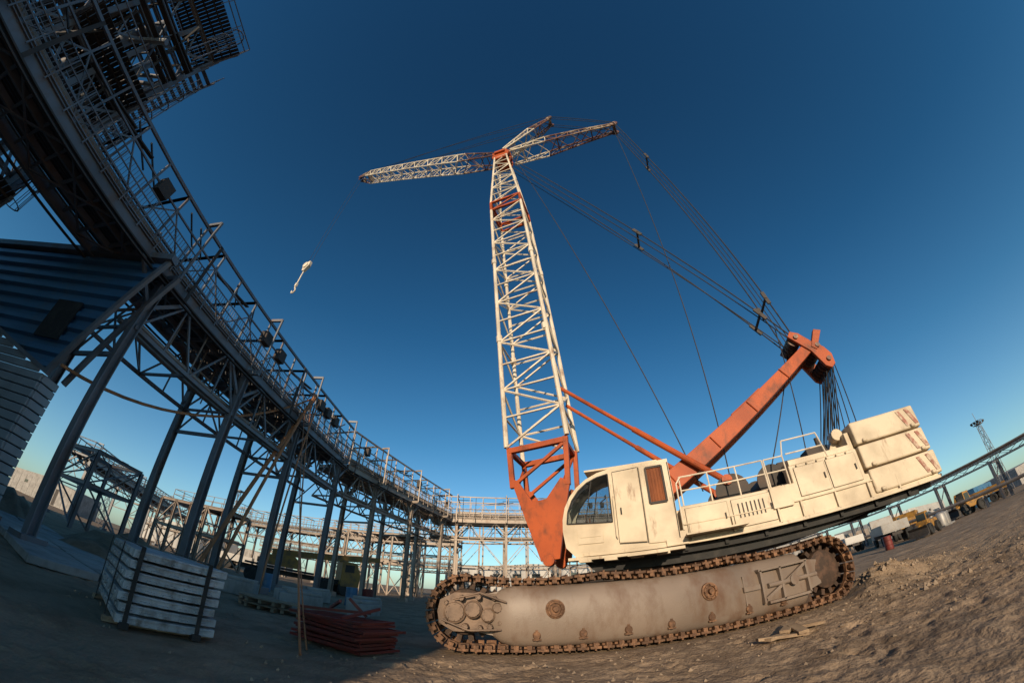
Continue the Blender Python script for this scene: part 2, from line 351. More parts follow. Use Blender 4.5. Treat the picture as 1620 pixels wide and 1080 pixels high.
# cab : shell with real window openings
cabp=[(.92,1.95),(.68,2.2),(.62,2.6),(.63,2.9),(.70,3.2),(.84,3.47),(1.03,3.69),(1.28,3.87),(1.58,4.0),(1.9,4.07),(3.4,4.09),(3.4,1.98)]
wp=[(.74,2.78),(.78,3.08),(.90,3.36),(1.08,3.59),(1.31,3.77),(1.58,3.88),(1.86,3.93),(1.86,2.72)]
def ring(m,outer,inner,y0,y1):
    from mathutils.geometry import tessellate_polygon
    loops=[[Vector((p[0],p[1],0)) for p in outer],[Vector((p[0],p[1],0)) for p in inner]]
    tris=tessellate_polygon(loops); allp=outer+inner; n=len(allp)
    vs=[(p[0],y0,p[1]) for p in allp]+[(p[0],y1,p[1]) for p in allp]
    fs=[tuple(t) for t in tris]+[tuple(i+n for i in reversed(t)) for t in tris]
    no=len(outer);ni=len(inner)
    fs+=[(k,(k+1)%no,(k+1)%no+n,k+n) for k in range(no)]
    fs+=[(no+k+n,no+(k+1)%ni+n,no+(k+1)%ni,no+k) for k in range(ni)]
    m.add(vs,fs)
m=MB()
ring(m,cabp,wp,-1.70,-1.66); ring(m,cabp,wp,-.66,-.62)
for i in (0,1,2,7,8,9,10,11):
    a=cabp[i];b_=cabp[(i+1)%len(cabp)]
    m.add([(a[0],-1.665,a[1]),(b_[0],-1.665,b_[1]),(b_[0],-.655,b_[1]),(a[0],-.655,a[1])],[(0,1,2,3)])
m.box((2.3,-1.16,2.1),(2.2,.98,.06))
cab=up(m,"cab",CREAM,label="cream operator cab with curved front window")
yc=-1.70
m=MB(); m.box((1.75,-1.16,2.6),(.45,.5,.12)); m.box((1.95,-1.16,2.95),(.1,.45,.6)); m.box((1.7,-1.16,2.35),(.3,.3,.5)); m.box((.95,-1.16,2.45),(.2,.8,.4)); m.tube((1.25,-1.3,2.3),(1.15,-1.3,3.05),.02,6); m.tube((1.25,-1.0,2.3),(1.2,-1.0,3.0),.02,6)
m.obj("seat",SEAT,cab)
m=MB(); m.prism([(1.98,2.2),(1.98,3.95),(2.62,3.98),(2.62,2.16)],yc-.03,yc-.001)
door=m.obj("door",CREAM,cab,bevel=.008)
m=MB(); m.box((2.1,yc-.055,2.95),(.03,.04,.16)); m.obj("handle",BLACK,door)
m=MB()
for (p,q) in (((1.98,2.2),(1.98,3.95)),((2.64,2.12),(2.64,3.99)),((1.98,3.96),(2.62,3.99)),((1.98,2.18),(2.62,2.14)),((3.38,2.08),(3.38,4.0))): m.beam((p[0],yc-.004,p[1]),(q[0],yc-.004,q[1]),.02,.02,(0,1,0))
m.obj("door_seam",BLACK,door)
m=MB(); m.prism([(2.66,2.1),(2.66,3.99),(3.36,4.0),(3.36,2.08)],yc-.035,yc-.001); m.obj("door",CREAM,cab,bevel=.008)
m=MB(); m.prism(wp[::-1],yc+.012,yc+.018); m.obj("window",CGLASS,cab,label="curved see-through front side window")
m=MB(); m.prism(wp[::-1],-.645,-.639); m.obj("window",CGLASS,cab)
for yy in (yc-.005,-.62):
    m=MB()
    for i in range(len(wp)):
        a=wp[i];b_=wp[(i+1)%len(wp)]; m.beam((a[0],yy,a[1]),(b_[0],yy,b_[1]),.03,.045,(0,1,0))
    m.beam((1.2,yy,2.74),(1.42,yy,3.8),.02,.03,(0,1,0))
    m.obj("window_frame",BLACK,cab)
m=MB(); m.prism([(2.84,3.05),(2.84,3.9),(3.2,3.9),(3.2,3.05)],yc-.05,yc-.037)
for k in range(5): m.tube((2.88+k*.07,yc-.05,3.06),(2.88+k*.07,yc-.05,3.89),.014,8)
m.obj("window",CURT,cab,label="narrow side window with brown curtains")
m=MB()
for a,b_ in (((2.82,3.03),(2.82,3.92)),((3.22,3.03),(3.22,3.92)),((2.82,3.92),(3.22,3.92)),((2.82,3.03),(3.22,3.03))): m.beam((a[0],yc-.06,a[1]),(b_[0],yc-.06,b_[1]),.05,.04,(0,1,0))
m.obj("window_frame",DARK,cab)
m=MB(); m.box((1.3,yc-.012,2.42),(.62,.024,.34)); m.box((1.3,yc-.02,2.42),(.5,.03,.03)); m.box((2.1,-1.62,1.9),(2.7,.5,.07)); m.box((2.6,-1.95,1.85),(.9,.45,.04))
m.box((2.2,-1.2,4.12),(1.9,.8,.05)); m.box((3.3,yc-.03,2.05),(.5,.06,.16))
for k in range(4): m.box((1.15+k*.6,-1.72,1.84),(.3,.3,.06))
m.path([(1.95,-1.74,2.3),(1.93,-1.78,2.35),(1.93,-1.78,3.3),(1.95,-1.74,3.35)],.014)
m.obj("cab_trim",CREAM,cab,bevel=.006)
m=MB()
for i in range(3,7):
    a=cabp[i];b_=cabp[i+1]
    m.add([(a[0],-1.66,a[1]),(b_[0],-1.66,b_[1]),(b_[0],-.66,b_[1]),(a[0],-.66,a[1])],[(0,1,2,3)])
m.obj("windscreen",CGLASS,cab)
# counterweight
z0=2.06
for k in range(3):
    m=MB(); za=z0+.03+k*.625; q=random.uniform(-.04,.04)
    pts=[(8.22+q,-1.72),(10.2+q,-1.72),(10.42,-1.1),(10.42,1.1),(10.2,1.72),(8.22,1.72)]
    m.prism(pts,za,za+.585,lambda a,b,c:(a,b,c))
    m.box((8.45,-1.74,za+.06),(.14,.1,.1)); m.box((9.95,-1.74,za+.06),(.14,.1,.1))
    cw=up(m,"counterweight",CREAM,bevel=.04,label="thick cream counterweight slab")
    m=MB()
    for j in range(2):
        x=9.62+j*.28
        m.prism([(x,za+.52),(x+.11,za+.52),(x+.27,za+.08),(x+.16,za+.08)],-1.735,-1.726)
    m.obj("warning_stripe",STRIPE,cw)
m=MB(); m.box((9.2,0,2.03),(2.0,3.3,.06)); m.box((9.6,-1.2,1.93),(.9,.2,.14)); m.box((9.6,1.2,1.93),(.9,.2,.14)); up(m,"counterweight_tray",DARK)
# boom
BF=V(0,0,2.0); BH=V(-2.09,0,27.7); BD=(BH-BF).normalized()
def bp(z): return BF+BD*((z-2.0)/BD.z)
Y=V(0,1,0); BX=Y.cross(BD).normalized()
m=MB()
a=BX
f0=BF; f2=bp(5.5)
for sy in (-1,1):
    y=sy*.72
    q=[f0+a*-.22,f0+a*.3,bp(3.0)+a*.55,bp(4.1)+a*.88,bp(4.25)+a*.62,bp(3.7)+a*.12,bp(3.7)-a*.3,bp(4.4)-a*.68,bp(4.5)-a*.9]
    n=len(q); vs=[p+Y*(y-.06) for p in q]+[p+Y*(y+.06) for p in q]
    m.add(vs,[tuple(range(n)),tuple(range(2*n-1,n-1,-1))]+[(k+n,(k+1)%n+n,(k+1)%n,k) for k in range(n)])
    m.beam(bp(4.2)-a*.86+Y*y,f2-a*.88+Y*y,.15,.15); m.beam(bp(4.0)+a*.80+Y*y,f2+a*.95+Y*y,.15,.15)
    m.beam(bp(5.4)-a*.88+Y*y,bp(5.4)+a*.95+Y*y,.17,.17); m.beam(bp(4.3)-a*.8+Y*y,bp(5.3)+a*.85+Y*y,.1,.1)
    m.tube(f0+Y*(y-.12),f0+Y*(y+.12),.16,16)
for t in (-1,1):
    m.beam(bp(5.4)+a*.88*t-Y*.78,bp(5.4)+a*.88*t+Y*.78,.14,.14); m.beam(bp(4.2)+a*.72*t-Y*.7,bp(5.3)+a*.85*t+Y*.7,.08,.08)
m.beam(bp(3.0)-a*.3-Y*.7,bp(3.0)-a*.3+Y*.7,.25,.6)
up(m,"boom_foot",ORANGE,bevel=.01,label="orange tapered boom base section")
m=MB()
lattice(m,bp(5.5)+BX*.04,bp(19.3),Y,1.65,1.6,1.95,1.75,13,.08,.04)
lattice(m,bp(20.1),bp(26.9),Y,1.6,1.1,1.75,.9,7,.068,.036)
for z in (9.9,14.6):
    for i in (-1,1):
        for j in (-1,1): c=bp(z)+Y*.8*i+a*.91*j; m.tube(c-BD*.14,c+BD*.14,.12,8)
boom=up(m,"boom",WHITE,smooth=True,label="tall cream white lattice boom")
m=MB()
lattice(m,bp(19.3),bp(20.1),Y,1.6,1.6,1.75,1.75,1,.082,.05)
for z in (19.3,20.1):
    for j in (-1,1): m.beam(bp(z)+a*.87*j-Y*.8,bp(z)+a*.87*j+Y*.8,.12,.12); m.beam(bp(z)+Y*.8*j-a*.87,bp(z)+Y*.8*j+a*.87,.12,.12)
m.obj("boom_joint_section",ORANGE,boom)
m=MB()
m.beam(bp(26.7)-Y*.6,bp(26.7)+Y*.6,.8,.25); m.beam(bp(27.6)-Y*.7,bp(27.6)+Y*.7,.8,.25)
for i in (-1,0,1): m.prism([(-2.65,26.9),(-1.5,26.7),(-1.4,27.4),(-1.6,28.0),(-2.3,28.1),(-2.7,27.8)],i*.5-.05,i*.5+.05)
for i in range(5): m.rev((-1.75,-.4+i*.18,27.8),(0,1,0),[(0,.36),(.03,.3),(.06,.3),(.09,.36)],20)
up(m,"boom_head",ORANGE,smooth=True)
JT=V(-18.5,0,36.7); J0=V(-2.5,0,27.6)
JD=(JT-J0).normalized(); JL=(JT-J0).length
def jp(t): return J0+JD*JL*t
m=MB(); lattice(m,jp(.18),jp(.90),Y,1.15,1.0,1.15,.85,15,.06,.036)
jib=up(m,"jib",WHITE,smooth=True,label="cream white lattice fly jib")
m=MB(); lattice(m,jp(.0),jp(.18),Y,1.1,1.15,.4,1.15,3,.06,.035); 
m.obj("jib_foot_section",DKRED,jib)
m=MB(); lattice(m,jp(.90),jp(.985),Y,1.0,.6,.85,.4,2,.055,.035)
m.beam(jp(.895)-Y*.5,jp(.895)+Y*.5,.12,.8)
for i in (-.15,.15): m.rev(jp(.99)+Y*i,(0,1,0),[(0,.34),(.03,.28),(.06,.34)],18)
m.beam(jp(.96)-Y*.3,jp(1)-Y*.3,.05,.35); m.beam(jp(.96)+Y*.3,jp(1)+Y*.3,.05,.35)
m.obj("jib_tip_section",DKRED,jib)
SF=V(1.98,0,32.05); SB=V(6.31,0,27.1)
m=MB(); s0=V(-1.9,0,28.1); lattice(m,s0.lerp(SF,.02),s0.lerp(SF,.6),Y,1.0,1.0,.25,.7,4,.056,.032)
st_=up(m,"jib_strut",WHITE,smooth=True)
m=MB(); lattice(m,s0.lerp(SF,.6),SF,Y,1.0,.6,.7,.25,3,.055,.035); m.rev(SF-Y*.4,(0,1,0),[(0,.25),(.1,.25),(.12,.12),(.68,.12),(.7,.25),(.8,.25)],14)
m.obj("strut_tip",DKRED,st_,smooth=True)
m=MB(); s1=V(-1.3,0,27.3); lattice(m,s1,s1.lerp(SB,.35),Y,1.2,1.2,.3,.8,3,.055,.032)
st_=up(m,"rear_strut",WHITE,smooth=True,label="cream lattice rear strut, brown part darkened for shade")
m=MB();lattice(m,s1.lerp(SB,.35),SB,Y,1.2,.6,.8,.25,6,.06,.036); m.rev(SB-Y*.4,(0,1,0),[(0,.28),(.1,.28),(.12,.12),(.68,.12),(.7,.28),(.8,.28)],14)  # outer lattice coloured dark brown to stand in for its shade
m.obj("strut_tip",DKRED,st_,smooth=True)
GT=V(9.1,0,7.15)
m=MB()
g0=V(2.2,0,2.95)
for i in (-.62,.62):
    ga=g0+Y*i; gb=GT+Y*i*.6+V(-.1,0,-.05); dv=(gb-ga).normalized(); nv=Y.cross(dv).normalized()
    h0,h1=.30,.17
    q=[ga+nv*h0,ga-nv*h0,ga.lerp(gb,.4)-nv*.27,gb-nv*h1,gb+nv*h1,ga.lerp(gb,.4)+nv*.27]
    n=6; vs=[p-Y*.12 for p in q]+[p+Y*.12 for p in q]
    m.add(vs,[tuple(range(n)),tuple(range(2*n-1,n-1,-1))]+[(k+n,(k+1)%n+n,(k+1)%n,k) for k in range(n)])
    for t in (.2,.4,.6,.8):
        c=ga.lerp(gb,t); m.beam(c+nv*.22-Y*.14,c-nv*.22-Y*.14,.05,.03)
    m.beam(g0.lerp(GT,.5)+Y*i*.8+V(0,0,.28),g0.lerp(GT,.66)+Y*i*.72+V(0,0,.26),.06,.12)
m.beam(g0.lerp(GT,.45)-Y*.6,g0.lerp(GT,.45)+Y*.6,.2,.2); m.beam(g0.lerp(GT,.75)-Y*.5,g0.lerp(GT,.75)+Y*.5,.2,.2)
for i in (-.5,.5):
    m.prism([(8.3,7.5),(8.45,7.68),(8.7,7.55),(9.05,7.1),(9.32,6.85),(9.46,6.55),(9.42,6.2),(9.25,6.08),(9.08,6.2),(8.85,6.8)],i-.06,i+.06)
    m.prism([(8.9,6.95),(9.05,6.8),(9.5,7.45),(9.27,7.55)],i-.09,i+.09)
m.beam(V(8.6,-.55,7.45),V(8.6,.55,7.45),.22,.22)
gan=up(m,"gantry",ORANGE,bevel=.015,label="orange inclined gantry mast")
for c in (V(9.27,0,6.4),V(9.12,0,6.95),V(8.55,0,7.42)):
    m=MB()
    for i in range(5): m.rev(c+Y*(-.4+.18*i),(0,1,0),[(0,.24),(.03,.19),(.07,.19),(.1,.24)],18)
    m.tube(c-Y*.62,c+Y*.62,.08,12)
    m.obj("pulley",DKRED,gan,smooth=True)
for i in (-.75,.75):
    m=MB()
    a0=bp(7.3)+BX*.93+Y*i; a1=V(4.9,i*1.1,3.45)
    m.tube(a0,a0.lerp(a1,.55),.06,10); m.tube(a0.lerp(a1,.5),a1,.085,10); m.rev(a1-Y*.15,(0,1,0),[(0,.14),(.3,.14)],12)
    up(m,"backstop",ORANGE,smooth=True)
def rp(a,b,sag=0,n=1):
    a=Vector(a);b=Vector(b)
    return [a.lerp(b,k/n)-V(0,0,sag*4*(k/n)*(1-k/n)) for k in range(n+1)]
m=MB()
gt=V(8.55,0,7.45)
for i in (-.45,.45):
    m.path(rp(bp(26.6)+BX*.5+Y*i,gt+Y*i,.35,8),.024)
    m.path(rp(bp(25.6)+BX*.6+Y*i,gt+Y*i*.6,.5,8),.020)
    m.path(rp(SB+Y*i,gt+Y*i,.2,6),.026); m.path(rp(SB+Y*i*.4,gt+Y*i*.3,.2,6),.017)
    m.path(rp(SF+Y*i,SB+Y*i),.025); m.path(rp(SF+Y*i*.6,SB+Y*i*.6+V(0,0,.2)),.02)
    m.path(rp(SF+Y*i,jp(.98)+Y*i*.6,.3,5),.022); m.path(rp(SF+Y*i*.3,jp(.82)+Y*i+V(0,0,.7),.1,4),.018)
    m.path(rp(SF+Y*i*.8,bp(27.5)+Y*i),.02)
up(m,"pendant_rope",ROPE)
m=MB()
m.path(rp(SB+V(-.1,0,-.2),V(5.2,0,3.5)),.02); m.path(rp(V(-1.2,.2,27.5),V(4.4,.2,3.5)),.02)
m.path(rp(V(-1.2,-.2,27.8),SB+V(0,-.2,-.3)),.02); m.path(rp(V(8.5,.3,7.4),V(6.4,.3,3.5)),.02); m.path(rp(V(8.2,-.2,8.1),V(7.4,-.4,3.6)),.018)
up(m,"winch_rope",ROPE)
m=MB()
for k in range(9):
    y=-.44+k*.11
    m.tube(V(9.4,y,6.3),V(8.35,y*1.6,3.75),.019,5)
    if k%2: m.tube(V(9.2,y,6.3),V(8.2,y*1.6,3.7),.019,5)
    m.tube(V(9.45,y,6.4),V(9.0,y*1.8,3.95),.017,5) if k%2==0 else None
up(m,"reeving_rope",ROPE)
for t,a,b_ in ((.62,bp(26.6)+BX*.5,gt),(.93,bp(26.6)+BX*.5,gt),(.30,SB,gt),(.9,SB,gt)):
    m=MB(); c=a.lerp(b_,t)-V(0,0,.3 if t>.5 and t<.8 else .1); d=(b_-a).normalized()
    for i in (-.45,.45): m.beam(c+Y*i-d*.28,c+Y*i+d*.28,.06,.13)
    m.tube(c-Y*.5,c+Y*.5,.05,8)
    up(m,"pendant_link",DARK)
m=MB(); jt=jp(.99)
m.path([jt+Y*.08,V(-18.9,.08,23.0)],.014); m.path([jt-Y*.08+V(-.3,0,0),V(-19.1,-.08,23.0)],.012)
up(m,"hoist_rope",ROPE)
m=MB(); k_=.85
def hx(x,z): return (-19.2+(x+18.7)*k_, 23.0+(z-23.1)*k_)
m.prism([hx(-19.15,23.1),hx(-18.2,23.2),hx(-18.15,22.6),hx(-18.6,22.0),hx(-18.9,22.1)],-.12,.12)
def h3(x,z): q=hx(x,z); return (q[0],0,q[1])
m.tube(h3(-18.7,22.2),h3(-18.75,20.3),.05,8); m.box(h3(-18.75,20.2),(.18,.16,.36))
m.path([h3(-18.75,20),h3(-18.75,19.8),h3(-18.55,19.6),h3(-18.5,19.35),h3(-18.7,19.15),h3(-18.95,19.25),h3(-19.0,19.5)],.06,8)
q=hx(-18.65,22.75); m.rev((q[0],-.2,q[1]),(0,1,0),[(0,.28),(.05,.28),(.08,.22),(.32,.22),(.35,.28),(.4,.28)],16)
up(m,"hook_block",WHITE,smooth=True)
# ---------------- galleries
def gallery(name,label,p0,p1,width,zd,zt,cols,bay,matr=STEEL,full=True,zlow=2.2,tmin=0,cs=.28,rails=True,clutter=False):
    p0=V(*p0,0);p1=V(*p1,0);u=(p1-p0);L=u.length;u.normalize();n=V(-u.y,u.x,0)
    R=empty(name,p0,label,"elevated walkway"); o=p0
    def P(t,w,z): return p0+u*t+n*w+V(0,0,z)
    m=MB()
    if full:
        for w in [.15+i*.16 for i in range(int((width-.2)/.16))]: m.beam(P(0,w,zd),P(L,w,zd),.125,.03)
    else: m.beam(P(0,width/2,zd),P(L,width/2,zd),width-.1,.05)
    m.obj("deck",DARK,R,org=o)
    m=MB(); k=0
    while k<L:
        m.beam(P(k,.1,zd-.13),P(k,width-.1,zd-.13),.08,.16); k+=.8 if full else 2
    for w in (width*.33,width*.66): m.beam(P(0,w,zd-.16),P(L,w,zd-.16),.1,.2)
    if full:
        k=0
        while k+2.4<L: m.beam(P(k,.1,zd-.24),P(k+2.4,width-.1,zd-.24),.06,.05); m.beam(P(k,width-.1,zd-.29),P(k+2.4,.1,zd-.29),.06,.05); k+=2.4
    m.obj("joist",matr,R,org=o)
    m=MB()
    for w in (0,width): m.ib(P(0,w,zd-.15),P(L,w,zd-.15),.2,.42)
    for w in (0,width):
        m.beam(P(tmin,w,zd-zlow),P(L,w,zd-zlow),.12,.13)
        nb=int((L-tmin)/bay)
        for i in range(nb):
            a=tmin+i*bay;b_=a+bay;mid=(a+b_)/2
            m.beam(P(a,w,zd-zlow),P(mid,w,zd-.3),.07,.07); m.beam(P(mid,w,zd-.3),P(b_,w,zd-zlow),.07,.07)
            if clutter: m.beam(P(mid,w,zd-.3),P(mid,w,zd-zlow),.055,.055)
            if w==0 and full: m.beam(P(a,0,zd-zlow),P(a,width,zd-zlow),.09,.09)
            if w==0 and full and i%2==0: m.beam(P(a,0,zd-zlow),P(b_,width,zd-zlow),.05,.05)
    m.obj("girder_truss",matr,R,org=o)
    m=MB()
    for w in (0,width):
        m.beam(P(0,w,zt),P(L,w,zt),.09,.11)
        m.beam(P(0,w,zt-.8),P(L,w,zt-.8),.06,.06)
        nb=int(L/(bay/2))
        for i in range(nb+1):
            t=i*bay/2; m.beam(P(t,w,zd),P(t,w,zt),.07,.07)
            if i<nb:
                s_=bay/2
                if i%2: m.beam(P(t,w,zd+.1),P(t+s_,w,zt-.8),.045,.045)
                else: m.beam(P(t,w,zt-.8),P(t+s_,w,zd+.1),.045,.045)
            if i%2==0 : m.beam(P(t,0,zt),P(t,width,zt),.08,.1)
    m.obj("upper_frame",matr,R,org=o)
    if rails:
        m=MB()
        for w in (-.12,width+.1):
            for hh in (1.1,.75,.4,.12): m.beam(P(0,w,zd+hh),P(L,w,zd+hh),.035,.035)
            t=0
            while t<L:
                m.beam(P(t,w,zd-.1),P(t,w,zd+1.1),.04,.04); t+=.9
        if full:
            t=0
            while t<min(L,36):
                m.beam(P(t,-.12,zd+.12),P(t,-.12,zd+1.1),.014,.014); t+=.12
        m.obj("railing",matr,R,org=o)
    for w,z,r in ((.45,.55,.12),(.8,.5,.08),(width-.5,.6,.14),(width-.9,.5,.07)):
        m=MB(); m.tube(P(0,w,zd+z),P(L,w,zd+z),r,10); m.obj("pipe",STEELL,R,org=o,smooth=True)
    for w,z,r in ((.35,-zlow+.3,.09),(.75,-zlow+.28,.06),(1.1,-zlow+.3,.1)):
        m=MB(); m.tube(P(tmin,w,zd+z),P(L,w,zd+z),r,8); m.obj("pipe",STEELL,R,org=o,smooth=True)
    if clutter:
        rn=random.Random(3)
        m=MB()
        for w,z in ((-.2,-.45),(-.24,-.62),(width+.15,-.5)): m.beam(P(0,w,zd+z),P(L,w,zd+z),.10,.05)
        t=.5
        while t<L-1:
            k=rn.random()
            if k<.35: m.beam(P(t,-.2,zd-.4),P(t,-.2,zt-.1),.12,.04)
            elif k<.6: m.box(tuple(P(t,-.1,zd+1.5)),(.35,.5,.55))
            elif k<.8: m.beam(P(t,-.1,zt-.4),P(t+1.6,width*.5,zt-.05),.05,.05)
            else: m.beam(P(t,.1,zd+1.6),P(t+2.2,.1,zd+1.9),.16,.05)
            t+=rn.uniform(.6,1.5)
        m.obj("cable_tray",DARK,R,org=o)
        m=MB(); t=tmin+.6
        while t<L-1:
            w=rn.choice([.35,.75,1.1,1.8]); m.tube(P(t,w,zd-zlow+.3),P(t,w,zd+.5),.035,6)
            if rn.random()<.5: m.tube(P(t,w,zd-1.2),P(t+rn.uniform(.8,2),w,zd-1.2),.045,6)
            t+=rn.uniform(.7,1.6)
        m.obj("riser_pipe",STEELL,R,org=o,smooth=True)
    for t in cols:
        for w in (0,width):
            m=MB(); s_=cs
            m.ib(P(t,w,0.15),P(t,w,zd-.35),s_,s_,u); 
            m.box(tuple(P(t,w,.1)),(.7,.7,.34)); 
            for q in (-1,1): m.beam(P(t,w,zd-1.5),P(t+q*1.2,w,zd-.35),.1,.12)
            m.beam(P(t,w,zd-1.3),P(t,w+(1 if w==0 else -1)*1.0,zd-.35),.1,.12)
            m.beam(P(t,w,zd-.3),P(t,w+(-.6 if w==0 else .6),zd-.3),.14,.2)
            m.beam(P(t,w+(-.6 if w==0 else .6),zd-.3),P(t,w+(-.6 if w==0 else .6),zt+.15),.07,.07); 
            m.beam(P(t,w+(-.6 if w==0 else .6),zt+.1),P(t,w,zt+.1),.1,.12)
            m.obj("column",matr,R,org=o)
    for i,t in enumerate(cols):
        m=MB()
        m.beam(P(t,.15,zd-3.2),P(t,width-.15,zd-3.2),.1,.13)
        m.beam(P(t,.15,zd-3.2),P(t,width-.15,zd-.5),.06,.06); m.beam(P(t,.15,zd-.5),P(t,width-.15,zd-3.2),.06,.06)
        m.obj("cross_brace",matr,R,org=o)
    return R
gallery("elevated_steel_gallery","long grey steel pipe gallery on tall columns",(-10.9,-6),(-10.9,22.6),2.7,8.5,10.9,[11.9,17.2,22.0,27.5],2.65,tmin=11.9,clutter=True)
gallery("elevated_steel_gallery","grey steel pipe gallery section joining a corner",(-10.88,22.9),(-6.4,39.6),2.7,8.5,10.9,[3.5,9.0,15.2],2.85,STEELL,clutter=True)
gallery("elevated_steel_gallery","pale steel pipe gallery running behind the boom foot",(-8.6,39.9),(16,41.5),2.7,8.5,10.9,[2.8,8,13.5,19,24],2.75,STEELL,clutter=True)
gallery("elevated_steel_gallery","distant steel pipe gallery crossing the site",(-50,62),(-8,58),3.0,8.0,10.4,[3,11,19,27,35,41],3.0,STEELL,False)
gallery("pipe_trestle","steel pipe trestle with lattice girder in open ground",(-41,25),(-60,60),2.6,6.4,7.9,[.5,14,27,39],2.6,STEEL,False,1.1,rails=False)
gallery("elevated_steel_gallery","distant low pipe gallery behind the slab stack",(-55,78),(-10,76),3.0,5.5,7.2,[3,11,19,27,35,43],3.0,STEELL,False,1.2)
# ---------------- towers
def tower(name,label,x0,x1,y0,y1,levels,mat=STEEL,nbx=2,nby=2,z0=0,overh=0,rails=True):
    R=empty(name,(x0,y0,0),label,"steel tower"); o=(x0,y0,0)
    xs_=[x0+(x1-x0)*i/nbx for i in range(nbx+1)]; ys_=[y0+(y1-y0)*i/nby for i in range(nby+1)]
    for x in xs_:
        for y in ys_:
            if x in (xs_[0],xs_[-1]) or y in (ys_[0],ys_[-1]):
                m=MB(); m.ib((x,y,z0),(x,y,levels[-1]),.24,.24,(1,0,0)); m.obj("column",mat,R,org=o)
    m=MB(); ra=MB()
    prev=z0
    for li,z in enumerate(levels):
        pl=MB()
        for x in xs_: m.ib((x,y0,z),(x,y1,z),.16,.24)
        for y in ys_: m.ib((x0,y,z),(x1,y,z),.16,.24)
        for i in range(nbx):
            for y in (y0,y1):
                if (i+li)%2: m.beam((xs_[i],y,prev),(xs_[i+1],y,z),.1,.1)
                else: m.beam((xs_[i+1],y,prev),(xs_[i],y,z),.1,.1)
        for i in range(nby):
            for x in (x0,x1):
                if (i+li)%2: m.beam((x,ys_[i],prev),(x,ys_[i+1],z),.1,.1); m.beam((x,ys_[i+1],prev),(x,ys_[i],z),.06,.06)
                else: m.beam((x,ys_[i+1],prev),(x,ys_[i],z),.1,.1)
        prev=z
        X1=x1+overh*(1 if li%2 else .4)
        ya=y0+(y1-y0)*(.3 if li%2 else .05); yb=y1-(y1-y0)*(.0 if li%2 else .35)
        if overh: m.beam((x1,yb,z),(X1,yb,z),.12,.16); m.beam((x1,ya,z),(X1,ya,z),.12,.16); m.beam((x1,yb,z-1.3),(X1,yb,z),.08,.08); m.beam((x1,ya,z-1.3),(X1,ya,z),.08,.08)
        if rails and (li>=1 or overh):
            k=x0
            while k<X1: pl.beam((k,ya,z+.14),(k,yb,z+.14),.05,.08); k+=.6
            k=ya
            xa_,xb_=(x0,(x0+X1)/2+.2*(X1-x0)) if li%2==0 else ((x0+X1)/2,X1)
            while k<yb: pl.beam((xa_,k,z+.20),(xb_,k,z+.20),.16,.03); k+=.19
            pl.obj("platform",DARK,R,org=o)
            pts=[(x0,ya),(X1,ya),(X1,yb),(x0,yb),(x0,ya)]
            for hh in (1.1,.6):
                for a,b_ in zip(pts,pts[1:]): ra.beam((*a,z+hh+.1),(*b_,z+hh+.1),.045,.045)
            for a,b_ in zip(pts,pts[1:]):
                L=math.hypot(b_[0]-a[0],b_[1]-a[1]);n=max(1,int(L/1.2))
                for q in range(n): t=q/n; x=a[0]+(b_[0]-a[0])*t;y=a[1]+(b_[1]-a[1])*t; ra.beam((x,y,z),(x,y,z+1.2),.045,.045)
    m.obj("frame_beam",mat,R,org=o); 
    if ra.v: ra.obj("railing",mat,R,org=o)
    return R
def cage(m,x,y,z0,z1,dx=1,dy=0):
    n=Vector((dx,dy,0)); t=Vector((-dy,dx,0)); c=Vector((x,y,0))
    for s_ in (-.25,.25): m.beam(c+t*s_+V(0,0,z0),c+t*s_+V(0,0,z1),.05,.07)
    z=z0
    while z<z1: m.tube(c-t*.25+V(0,0,z),c+t*.25+V(0,0,z),.016,4); z+=.3
    ang=[math.radians(a) for a in range(-90,91,30)]
    hp=[c+t*.38*math.sin(a)+n*(.2+.5*math.cos(a)) for a in ang]
    z=z0+1.2
    while z<z1+.9:
        for a,b_ in zip(hp,hp[1:]): m.beam(a+V(0,0,z),b_+V(0,0,z),.06,.015)
        z+=1.1
    for p in hp: m.beam(p+V(0,0,z0+1.2),p+V(0,0,z1+.8),.025,.025)
TO=(-20.6,-4.2,0)
T1=tower("access_tower","tall dark steel stair tower with caged ladders",-20.6,-15.8,-4.2,1.6,[4,7.5,11,14,17.6,21],STEEL,overh=1.7,nbx=2,nby=3)
for a_ in ((-14.1,.7,17.6,20.4,1,0),(-14.8,1.7,11,17.2,0,1),(-17,1.7,7.5,14,0,1)):
    m=MB(); cage(m,*a_); m.obj("caged_ladder",STEEL,T1,org=TO)
for k,(za,zb,xa,xb) in enumerate(((11,14,-20,-16.2),(14,17.6,-16.2,-20),(17.6,21,-20,-16.2))):
    m=MB()
    for yy in (1.8,2.7): m.beam((xa,yy,za),(xb,yy,zb),.06,.25)
    for q in range(13): t=q/13; m.box((xa+(xb-xa)*t,2.25,za+(zb-za)*t+.1),(.26,.86,.03))
    for yy in (1.8,2.7): m.beam((xa,yy,za+1),(xb,yy,zb+1),.04,.04); m.beam((xa,yy,za+.5),(xb,yy,zb+.5),.03,.03)
    m.obj("stair",STEEL,T1,org=TO)
for x,y,zt,r in ((-18.9,.4,21,.22),(-17.6,.4,19,.22),(-16.8,-1,20,.3)):
    m=MB(); m.tube((x,y,4),(x,y,zt),r,12); m.tube((x,y,zt-3),(x+2.2,y+.8,zt-3),r*.5,10); m.obj("riser_pipe",STEEL,T1,org=TO,smooth=True)
m=MB()
for q in range(44):
    x=random.uniform(-20.4,-15);y=random.uniform(-3.8,1.6);z=random.uniform(11,19)
    if q%3: m.beam((x,y,z),(x+random.uniform(-2,2),y+random.uniform(-1,1),z+random.uniform(1.5,3)),.09,.09)
    else: m.beam((x,-4,z),(x,1.5,z),.3,.08)
